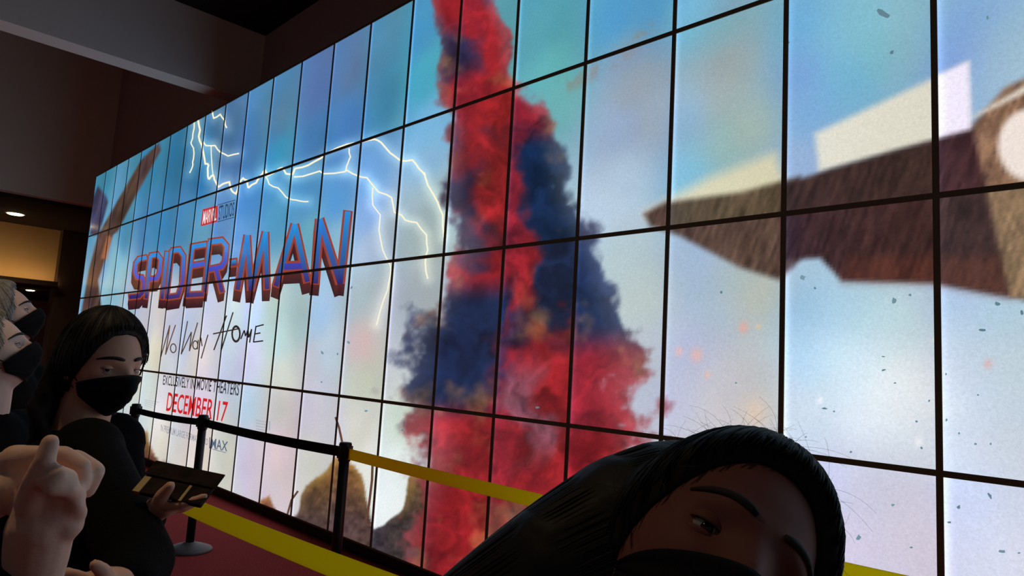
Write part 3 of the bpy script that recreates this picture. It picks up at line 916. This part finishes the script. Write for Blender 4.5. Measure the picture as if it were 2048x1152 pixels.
def thick_grid(outer, inner, closed=False):
    mb = MB()
    mb.grid(outer, closed)
    mb.grid(inner[:, ::-1], closed)
    R_, C2 = outer.shape[:2]
    n = R_ * C2
    idx = lambda r, c: r * C2 + c
    jdx = lambda r, c: n + r * C2 + (C2 - 1 - c)
    for c in range(C2 - 1 if not closed else C2):
        d = (c + 1) % C2
        mb.f.append((idx(0, d), idx(0, c), jdx(0, c), jdx(0, d)))
        mb.f.append((idx(R_ - 1, c), idx(R_ - 1, d), jdx(R_ - 1, d), jdx(R_ - 1, c)))
    if not closed:
        for r in range(R_ - 1):
            mb.f.append((idx(r, 0), idx(r + 1, 0), jdx(r + 1, 0), jdx(r, 0)))
            mb.f.append((idx(r + 1, C2 - 1), idx(r, C2 - 1), jdx(r, C2 - 1), jdx(r + 1, C2 - 1)))
    return mb

def person(label, Mx, skin, hair, coat, body_dir, ground=None, voxel=0.005, arms=None, hands=None, hair_fn=None, gaze=None,
           mask=True, hair_thick=0.02, spine_lean=(0, 0), coat_puff=1.0, lid=0.3, mask_top=-0.05, group=None):
    """arms: [[shoulder, elbow, wrist] right, left] in world points; hands: list of (points, radii) chains merged into the body"""
    body_dir = np.array([body_dir[0], body_dir[1], 0.0]); body_dir /= np.linalg.norm(body_dir)
    side = np.array([body_dir[1], -body_dir[0], 0.0])           # the person's right
    ho = Mx[:3, 3]
    mb = MB()
    n_az, n_el = 84, 60
    az, el = np.meshgrid(np.linspace(0, 2 * math.pi, n_az, endpoint=False), np.linspace(-math.pi / 2 + 0.02, math.pi / 2 - 0.02, n_el))
    P = xf(Mx, head_pts(dirs(az, el)))
    mb.grid(P, True)
    k0 = len(mb.v) - n_az * n_el
    mb.f.append(tuple(k0 + i for i in range(n_az - 1, -1, -1)))
    mb.f.append(tuple(k0 + (n_el - 1) * n_az + i for i in range(n_az)))
    for sx in (-1, 1):
        A = Mx[:3, :3] @ np.array([[0.008, 0, 0], [0, 0.016, 0.004], [0, -0.004, 0.03]])
        mb.ellipsoid(xf(Mx, (sx * 0.074, -0.006, -0.012)), A)
    neck_top = xf(Mx, (0, -0.018, -0.07))
    nb = xf(Mx, (0, -0.035, -0.17)) * 0.55 + (ho + np.array([0, 0, -0.2]) - body_dir * 0.04) * 0.45
    nb = nb + np.array([spine_lean[0] * 0.2, spine_lean[1] * 0.2, 0])
    mb.capsule(neck_top, nb, 0.054, 0.06)
    top = nb[2] - 0.06
    chest = nb + np.array([0, 0, -0.18])
    pel = np.array([nb[0] + spine_lean[0], nb[1] + spine_lean[1], max(0.6, top * 0.66)])
    if ground is not None:
        pel[0], pel[1] = ground
    A0 = np.stack([side * 0.16, body_dir * 0.095, np.array([0, 0, 0.2])], 1)
    mb.ellipsoid(chest, A0)
    mb.ellipsoid(pel, np.stack([side * 0.155, body_dir * 0.11, np.array([0, 0, 0.15])], 1))
    mb.capsule(chest, pel, 0.12, 0.125)
    legs = []
    for s in (1, -1):
        hip = pel + side * s * 0.09 - np.array([0, 0, 0.06])
        knee = np.array([hip[0], hip[1], pel[2] * 0.53]) + body_dir * 0.02
        ank = np.array([hip[0], hip[1], 0.09]) - body_dir * 0.02
        legs.append((hip, knee, ank))
        mb.chain([hip, knee, ank], [0.078, 0.052, 0.036])
        mb.capsule(ank - np.array([0, 0, 0.045]), ank + body_dir * 0.14 - np.array([0, 0, 0.055]), 0.036, 0.03)
    if arms is None:
        arms = []
        for s in (1, -1):
            sh = nb + side * s * 0.165 + np.array([0, 0, -0.055])
            elb = sh + side * s * 0.05 + np.array([0, 0, -0.29]) - body_dir * 0.02
            wr = elb + np.array([0, 0, -0.22]) + body_dir * 0.09
            arms.append([sh, elb, wr])
    own_hands = hands is None
    for s, (sh, elb, wr) in zip((1, -1), arms):
        sh, elb, wr = map(np.asarray, (sh, elb, wr))
        mb.chain([nb + np.array([0, 0, -0.05]), sh], [0.07, 0.052])
        mb.chain([sh, elb, wr], [0.046, 0.038, 0.026])
        if own_hands:
            d = (wr - elb) / np.linalg.norm(wr - elb)
            pc = wr + d * 0.055
            mb.ellipsoid(pc, np.stack([body_dir * 0.04, side * 0.016, d * 0.055], 1))
            for k in range(4):
                b0 = pc + d * 0.04 + body_dir * (0.027 - 0.018 * k)
                L = (0.07, 0.078, 0.072, 0.056)[k]
                b1 = b0 + d * L * 0.55 - side * s * 0.006
                b2 = b1 + d * L * 0.42 - side * s * 0.018
                mb.chain([b0, b1, b2], [0.009, 0.0085, 0.007], 10)
            t0 = pc - d * 0.02 + body_dir * 0.03
            mb.chain([t0, t0 + body_dir * 0.03 + d * 0.03, t0 + body_dir * 0.034 + d * 0.06], [0.012, 0.011, 0.009], 10)
    for pts, rad in (hands or []):
        mb.chain(pts, rad, 14)
    me = remesh(mb, voxel, 4, 'person')
    root = link('person', me, skin, None, True)
    tag(root, label, 'person', group)
    # clothing
    cm = MB()
    cm.ellipsoid(chest + np.array([0, 0, 0.0]), np.stack([side * 0.195, body_dir * 0.13, np.array([0, 0, 0.22])], 1) * coat_puff)
    cm.capsule(chest, pel, 0.15 * coat_puff, 0.155 * coat_puff)
    cm.ellipsoid(pel, np.stack([side * 0.185, body_dir * 0.14, np.array([0, 0, 0.22])], 1) * coat_puff)
    cm.capsule(nb + np.array([0, 0, -0.02]), nb + np.array([0, 0, -0.09]), 0.072, 0.1)
    for sh, elb, wr in arms:
        sh, elb, wr = map(np.asarray, (sh, elb, wr))
        cm.chain([nb + np.array([0, 0, -0.07]), sh], [0.085 * coat_puff, 0.076 * coat_puff])
        cm.chain([sh, elb, elb + (wr - elb) * 0.93], [0.07 * coat_puff, 0.06 * coat_puff, 0.042 * coat_puff])
    link('coat', remesh(cm, 0.009, 6, 'coat'), coat, root, True)
    tm = MB()
    for hip, knee, ank in legs:
        tm.chain([hip, knee, ank + np.array([0, 0, 0.03])], [0.1, 0.074, 0.06])
    tm.ellipsoid(pel - np.array([0, 0, 0.04]), np.stack([side * 0.172, body_dir * 0.128, np.array([0, 0, 0.13])], 1))
    link('trousers', remesh(tm, 0.012, 5, 'trousers'), 'trousers', root, True)
    for hip, knee, ank in legs:
        sm = MB().capsule(np.array([ank[0], ank[1], 0.05]) - body_dir * 0.03, np.array([ank[0], ank[1], 0.042]) + body_dir * 0.16, 0.05, 0.042)
        link('shoe', remesh(sm, 0.008, 3, 'shoe'), 'shoe', root, True)
    # face
    for sx in (-1, 1):
        ec = np.array([sx * 0.032, 0.0655, -0.001])
        ey = link('eye', MB().ellipsoid(xf(Mx, ec), Mx[:3, :3] * 0.0125, 20, 14).mesh('eye'), 'sclera', root, True)
        gd = np.array([0, 1.0, 0]) if gaze is None else np.linalg.solve(Mx[:3, :3], np.asarray(gaze) - xf(Mx, ec))
        gd = gd / np.linalg.norm(gd)
        gd = gd + np.array([0, 0.4, 0]); gd /= np.linalg.norm(gd)
        ic = xf(Mx, ec + gd * 0.0078)
        link('iris', MB().ellipsoid(ic, Mx[:3, :3] * 0.0062, 16, 10).mesh('iris'), 'iris', ey, True)
        # upper and lower lids
        lm = MB()
        for l0, l1 in ((lid, 1.5), (-1.5, -0.42)):
            a2, e2 = np.meshgrid(np.linspace(-1.5, 1.5, 14), np.linspace(l0, l1, 7))
            q = np.stack([np.sin(a2) * np.cos(e2), np.cos(a2) * np.cos(e2), np.sin(e2)], -1)
            lm.grid(xf(Mx, ec + q * 0.0142))
        ld_ = link('eyelid', lm.mesh('eyelid'), skin, root, True)
        so = ld_.modifiers.new('solid', 'SOLIDIFY'); so.thickness = 0.0015
        lash = MB()
        a2 = np.linspace(-1.3, 1.3, 12)
        lash.tube(xf(Mx, ec + np.stack([np.sin(a2) * math.cos(lid), np.cos(a2) * math.cos(lid), np.full(12, math.sin(lid))], -1) * 0.0146), 0.0011, 6)
        link('eyelash', lash.mesh('eyelash'), 'brow', root, True)
        bx_ = np.linspace(0.012, 0.056, 9)
        bt_ = (bx_ - 0.012) / 0.044
        bz = 0.0235 + 0.005 * np.sin(bt_ * 2.6) - 0.006 * bt_ ** 2
        bp = []
        for a, b in zip(bx_, bz):
            yv = 0.094 * math.sqrt(max(0.05, 1 - (a / 0.073) ** 2 - (b / 0.118) ** 2)) + 0.005 * math.exp(-((a - 0.03) / 0.022) ** 2 - ((b - 0.021) / 0.008) ** 2)
            bp.append((sx * a, yv - 0.0002, b))
        link('eyebrow', MB().tube(xf(Mx, np.array(bp)), [0.0028, 0.0038, 0.0042, 0.004, 0.0038, 0.0034, 0.003, 0.0024, 0.0014], 8).mesh('eyebrow'), 'brow', root, True)
    if mask:
        a2, s2 = np.meshgrid(np.linspace(-1.28, 1.28, 40), np.linspace(0, 1, 24))
        hi = mask_top - 0.26 * (np.abs(a2) / 1.28) ** 1.5
        lo = -1.08 + 0.52 * (np.abs(a2) / 1.28) ** 1.7
        e2 = hi + (lo - hi) * s2
        pleat = 0.0012 * np.sin(s2 * 26)
        outer = head_shell(Mx, a2, e2, 0.0085 + pleat, mask=True)
        inner = head_shell(Mx, a2, e2, 0.0055 + pleat, mask=True)
        mk = link('face_mask', thick_grid(outer, inner).mesh('face_mask'), 'mask', root, True)
        for sx in (-1, 1):
            lp = MB()
            pts = [(sx * 0.071, 0.03, -0.034), (sx * 0.079, 0.012, -0.012), (sx * 0.081, -0.006, 0.012), (sx * 0.081, -0.022, 0.0), (sx * 0.08, -0.016, -0.03), (sx * 0.07, 0.02, -0.05)]
            lp.tube(xf(Mx, np.array(pts)), 0.0016, 6)
            link('ear_loop', lp.mesh('ear_loop'), 'mask', mk, True)
    if hair_fn:
        hair_fn(root, Mx, hair)
    return root, dict(nb=nb, chest=chest, pel=pel, side=side, fwd=body_dir)

def hair_cap(Mx, thick, front=0.72, n=72, back=-0.75, noise=0.006, temple=-0.2):
    """closed cap of hair over the skull from the hairline down to the nape"""
    az = np.linspace(-math.pi, math.pi, n, endpoint=False)
    a = np.abs(az)
    hl = np.interp(a, [0, 0.5, 0.85, 1.1, 1.35, 1.7, 2.2, math.pi], [front, front - 0.06, front - 0.3, 0.1, temple, temple - 0.3, back, back])
    s2 = np.linspace(0, 1, 22)
    AZ, S2 = np.meshgrid(az, s2)
    E2 = hl[None] + (math.pi / 2 - 0.01 - hl[None]) * S2
    edge = np.clip(S2 * 6, 0.25, 1)
    mb = thick_grid(head_shell(Mx, AZ, E2, thick * edge, noise=noise), head_shell(Mx, AZ, E2, np.full_like(AZ, -0.004)), True)
    return mb
def strands(mb, Mx, thick, front=0.74, n=150, r=0.0013, back=-0.75, temple=-0.2):
    """fine combed strands lying on the cap, from the crown to the hairline"""
    for k in range(n):
        az = -math.pi + 2 * math.pi * (k + rng.uniform(-0.3, 0.3)) / n
        hl = np.interp(abs(az), [0, 0.5, 0.85, 1.1, 1.35, 1.7, 2.2, math.pi], [front, front - 0.06, front - 0.3, 0.1, temple, temple - 0.3, back, back])
        e = np.linspace(1.5, hl + 0.03, 10)
        a = az + 0.05 * np.sin(np.linspace(0, 3, 10) + k)
        P = head_shell(Mx, a, e, thick * np.clip(np.linspace(1.0, 0.4, 10) * 2, 0.35, 1) + rng.uniform(-0.0006, 0.001))
        mb.tube(P, r * rng.uniform(0.7, 1.3), 5)
    return mb
def locks(mb, Mx, roots, drop, r=0.012, down=(0, 0, -1), jit=0.02, n=7, out=0.0):
    """falling tapered locks from points on the head, in world space"""
    down = np.asarray(down, float)
    for az, el, L in roots:
        p = head_shell(Mx, np.array([az]), np.array([el]), np.array([0.008]))[0]
        c = Mx[:3, 3]
        o = p - c; o[2] = 0
        o = o / (np.linalg.norm(o) + 1e-6)
        pts, rad = [], []
        for k in range(n):
            q = k / (n - 1)
            j = rng.normal(0, jit, 3) * q
            pts.append(p + o * (0.02 * math.sin(min(q * 3, 1.57)) + out * q) + down * L * q + j)
            rad.append(r * (1.0 - 0.55 * q ** 2))
        mb.tube(pts, rad, 8, 0.7)
    return mb

# --- dark-haired woman close by, her head leaning over, seen from the front with the screens behind her
H1 = frame(at(1410, 1140, 0.585), IMG_UP(0.64, -0.77), -ray(1410, 1140), yaw=13, pitch=29)
def hair_long_lean(root, Mx, m):
    lg = hair_cap(Mx, 0.02, front=0.74, noise=0.004)
    pts = [at(1350, 1058, 0.66), at(1265, 1080, 0.65), at(1140, 1150, 0.64), at(1010, 1240, 0.65), at(890, 1320, 0.66), at(830, 1430, 0.7)]
    lg.chain(pts, [0.084, 0.08, 0.072, 0.068, 0.06, 0.04])
    pts2 = [at(1500, 1200, 0.66), at(1520, 1320, 0.67), at(1500, 1440, 0.68)]
    lg.chain(pts2, [0.05, 0.05, 0.035])
    link('hair', remesh(lg, 0.0035, 14, 'hair'), m, root, True)
    ls, rad = MB(), [0.084, 0.08, 0.072, 0.068, 0.06, 0.04]
    for k in range(240):                       # long strands over the falling length
        th = rng.uniform(0, 2 * math.pi)
        P = []
        for q in range(26):
            u = 0.25 + q / 25 * 4.5
            i0 = min(int(u), 4)
            f = u - i0
            f = f * f * (3 - 2 * f) * 0.5 + f * 0.5
            c = pts[i0] * (1 - f) + pts[i0 + 1] * f
            r0 = rad[i0] * (1 - f) + rad[i0 + 1] * f
            ax = pts[i0 + 1] - pts[i0]; ax = ax / np.linalg.norm(ax)
            e1 = np.cross(ax, CR[2]); e1 /= np.linalg.norm(e1)
            e2 = np.cross(ax, e1)
            P.append(c + (e1 * math.cos(th + 0.1 * u) + e2 * math.sin(th + 0.1 * u)) * (r0 - 0.001))
        P = np.array(P)
        for _ in range(4):
            P[1:-1] = (P[:-2] + 2 * P[1:-1] + P[2:]) / 4
        ls.tube(P, 0.0011, 5)
    link('long_strands', ls.mesh('long_strands'), m, root, True)['kind'] = 'stuff'
    link('hair_strands', strands(MB(), Mx, 0.0195, 0.74, 260, 0.0009).mesh('hair_strands'), m, root, True)['kind'] = 'stuff'
    st = MB()
    for k in range(430):
        az, el = rng.uniform(-math.pi, math.pi), rng.uniform(-0.1, 1.35)
        if abs(az) < 0.9 and el < 0.8:
            continue
        L = rng.uniform(0.012, 0.05)
        p = head_shell(Mx, np.array([az]), np.array([el]), np.array([0.018]))[0]
        nrm = p - Mx[:3, 3]; nrm /= np.linalg.norm(nrm)
        tg = np.cross(nrm, rng.normal(0, 1, 3)); tg /= np.linalg.norm(tg)
        lift = rng.uniform(0.05, 0.5)
        curl = rng.normal(0, 0.35)
        bt = np.cross(nrm, tg)
        pp = [p + (tg * math.cos(curl * q) + bt * math.sin(curl * q)) * L * q + nrm * (lift * L * math.sin(q * 1.5) - 0.002) for q in np.linspace(0, 1, 7)]
        st.tube(pp, [0.00014 * (1 - 0.5 * q) for q in np.linspace(0, 1, 7)], 3)
    fo = link('flyaway_hair', st.mesh('flyaway_hair'), m, root)
    fo['kind'] = 'stuff'
person('dark-haired woman in a black mask leaning her head over, back turned to the screens', H1, 'skin_tan', 'hair_black', 'coat_navy',
       (0.25, -0.97), ground=(0.36, -2.68), voxel=0.004, hair_fn=hair_long_lean, gaze=CC, lid=0.02, mask_top=-0.2)

# --- masked woman with the phone case
K3 = lambda x, y, d: at(0.2709 * x, 840 + 0.2709 * y, d)
H2 = frame(at(203, 728, 1.62), (0.05, 0.0, 1.0), -ray(203, 728), yaw=35, pitch=-4)
hand2 = [([K3(1085, 705, 1.34), K3(1170, 650, 1.31), K3(1235, 632, 1.29)], [0.025, 0.024, 0.02])]
for k in range(4):
    o = k * 9
    dz = 0.017 * k
    hand2.append(([K3(1240, 640 + o, 1.275 + dz), K3(1360, 622 + o, 1.27 + dz), K3(1445, 590 + o * .6, 1.275 + dz), K3((1512, 1505, 1480, 1430)[k], 562 + o * .5, 1.28 + dz)], [0.0095, 0.0088, 0.0082, 0.0068]))
hand2.append(([K3(1160, 640, 1.29), K3(1195, 560, 1.265), K3(1258, 486, 1.255)], [0.016, 0.0125, 0.0095]))
# her other hand, low in front of the coat
hand2.append(([at(240, 1168, 1.10), at(205, 1170, 1.08), at(165, 1172, 1.07)], [0.026, 0.028, 0.02]))
for k in range(4):
    hand2.append(([at(180, 1160 + 11 * k, 1.05), at(135, 1146 + 12 * k, 1.04), at(112, 1160 + 12 * k, 1.03)], [0.0095, 0.009, 0.0075]))
hand2.append(([at(212, 1160, 1.06), at(206, 1142, 1.04), at(190, 1130, 1.03)], [0.014, 0.0115, 0.009]))
def hair_long(front=0.75, L=0.42, thick=0.024, sides=(0.95, 3.1), m2=None, r=0.017):
    def fn(root, Mx, m):
        link('hair', hair_cap(Mx, thick, front=front).mesh('hair'), m, root, True)
        link('hair_strands', strands(MB(), Mx, thick, front).mesh('hair_strands'), m, root, True)['kind'] = 'stuff'
        mb = MB()
        roots = []
        for k in range(70):
            a = rng.uniform(sides[0], sides[1]) * rng.choice([-1, 1])
            roots.append((a, rng.uniform(-0.35, 0.35), L * rng.uniform(0.75, 1.0)))
        locks(mb, Mx, roots, L, r)
        link('hair_length', remesh(mb, 0.006, 5, 'hair_length'), m, root, True)
    return fn
person('dark-haired woman in a black mask and black coat holding a patterned case', H2, 'skin_brown', 'hair_black', 'coat',
       (0.62, 0.6), ground=(-1.02, -3.0), voxel=0.0045,
       arms=[[at(175, 905, 1.5), at(278, 1125, 1.22), at(255, 1165, 1.12)], [at(225, 885, 1.72), at(240, 1075, 1.58), K3(1085, 705, 1.36)]],
       hands=hand2, hair_fn=hair_long(0.74, 0.34, 0.019, (2.1, 3.1)), gaze=CC, lid=0.16)
# the flat case she holds
pa = K3(1592, 490, 1.285) - K3(1045, 375, 1.30); pa /= np.linalg.norm(pa)
pb = -CR[1] * 0.5 + CR[2] * 0.86; pb -= pa * (pa @ pb); pb /= np.linalg.norm(pb)
pn = np.cross(pa, pb)
PM = Matrix([[pa[k], pb[k], pn[k], K3(1310, 482, 1.30)[k]] for k in range(3)] + [[0, 0, 0, 1]])
ph = empty('phone_case')
ph.matrix_world = PM
tag(ph, 'dark brown patterned case with yellow stripes in the hand of the masked woman', 'phone case')
link('case_body', bevel_box((-0.066, -0.036, -0.005), (0.068, 0.036, 0.005), 0.004), 'case_brown', ph)
link('flap', bevel_box((-0.068, 0.004, 0.0055), (0.074, 0.04, 0.0085), 0.0015), 'case_brown', ph)
for x0, x1 in ((-0.066, -0.052), (0.024, 0.03)):
    link('stripe', bevel_box((x0, -0.0366, -0.0056), (x1, 0.002, 0.0056), 0.0006, 1), 'case_yellow', ph)
link('clasp', bevel_box((-0.02, -0.0385, -0.003), (0.012, -0.036, 0.003), 0.001, 1), 'case_silver', ph)

# --- person beside the camera whose clasped hands come in
s3 = 0.000146
d3 = 0.75
hands3 = []
def h3(pts, rad):
    hands3.append(([K3(x, y, d3 + dd) for x, y, dd in pts], [r * s3 for r in rad]))
# nearer hand: wrist, palm, knuckles, curled fingers, raised thumb
h3([(250, 1180, 0.0), (270, 1000, -0.005), (300, 800, -0.01)], [190, 215, 225])
h3([(300, 800, -0.01), (330, 620, -0.01)], [225, 190])
h3([(300, 780, -0.015), (470, 640, -0.012)], [200, 130])
h3([(300, 800, -0.01), (480, 760, -0.008)], [200, 130])
h3([(430, 560, -0.02), (490, 440, -0.035), (420, 405, -0.05), (330, 440, -0.055)], [95, 78, 70, 60])
h3([(480, 640, -0.015), (560, 560, -0.012), (500, 500, -0.04), (380, 500, -0.055)], [95, 72, 68, 60])
h3([(500, 720, -0.01), (578, 690, -0.006), (560, 620, -0.02)], [90, 64, 60])
h3([(480, 820, -0.005), (555, 770, 0.0), (560, 720, -0.005)], [90, 60, 56])
h3([(230, 600, -0.03), (270, 440, -0.045), (330, 300, -0.05), (372, 165, -0.045)], [110, 84, 70, 60])
# further hand: palm at the left, fingers folding over to the right
h3([(-220, 520, 0.03), (40, 420, 0.02), (140, 330, 0.01)], [200, 190, 150])
h3([(120, 300, 0.0), (330, 262, 0.0), (470, 262, 0.0), (600, 345, 0.0), (600, 490, 0.005)], [120, 75, 72, 70, 62])
h3([(300, 300, 0.03), (560, 300, 0.025), (690, 380, 0.025), (640, 510, 0.025)], [95, 84, 82, 70])
h3([(160, 420, 0.0), (60, 520, -0.01), (-60, 600, -0.01)], [120, 130, 140])
H3 = frame(np.array([-0.42, -3.84, 1.62]), (0, 0.05, 1.0), (0.25, 1.0, 0.0), 0, 0)
wr_r, wr_l = K3(230, 1240, 0.75), K3(-260, 640, 0.79)
def hair_short(front=0.8, thick=0.016):
    def fn(root, Mx, m):
        link('hair', hair_cap(Mx, thick, front=front, back=-0.5).mesh('hair'), m, root, True)
        link('hair_strands', strands(MB(), Mx, thick, front, 150, 0.0013, -0.5).mesh('hair_strands'), m, root, True)['kind'] = 'stuff'
    return fn
person('person standing beside the camera with light hands clasped at chest height in dark sleeves', H3, 'skin_light', 'hair_black', 'coat_plum',
       (0.25, 1.0), ground=(-0.42, -3.86), voxel=0.0032,
       arms=[[np.array([-0.25, -3.86, 1.36]), np.array([0.02, -3.62, 1.22]), wr_r], [np.array([-0.6, -3.78, 1.36]), np.array([-0.62, -3.5, 1.2]), wr_l]],
       hands=hands3, hair_fn=hair_short(0.8), gaze=(0, 3, 2))

# --- two pale onlookers at the left, gazing up at the screens in profile
H4 = frame(at(8, 634, 2.55), (0, 0, 1.0), -ray(8, 634), yaw=84, pitch=26)
person('pale grey-haired onlooker in a black mask gazing up at the screens in profile', H4, 'skin_pale', 'hair_grey', 'coat',
       (0.7, 0.7), ground=(-2.28, -2.96), voxel=0.0055, hair_fn=hair_short(0.86, 0.022), gaze=(-2, 0, 4))
H5 = frame(at(-22, 708, 1.98), (0, 0, 1.0), -ray(-22, 708), yaw=84, pitch=26)
person('blond onlooker in a black mask gazing up, standing just below the grey-haired one', H5, 'skin_pale', 'hair_blond', 'coat',
       (0.7, 0.7), ground=(-1.66, -3.1), voxel=0.0055, hair_fn=hair_long(0.82, 0.2, 0.02, (1.4, 3.1), None, 0.013), gaze=(-2, 0, 4))
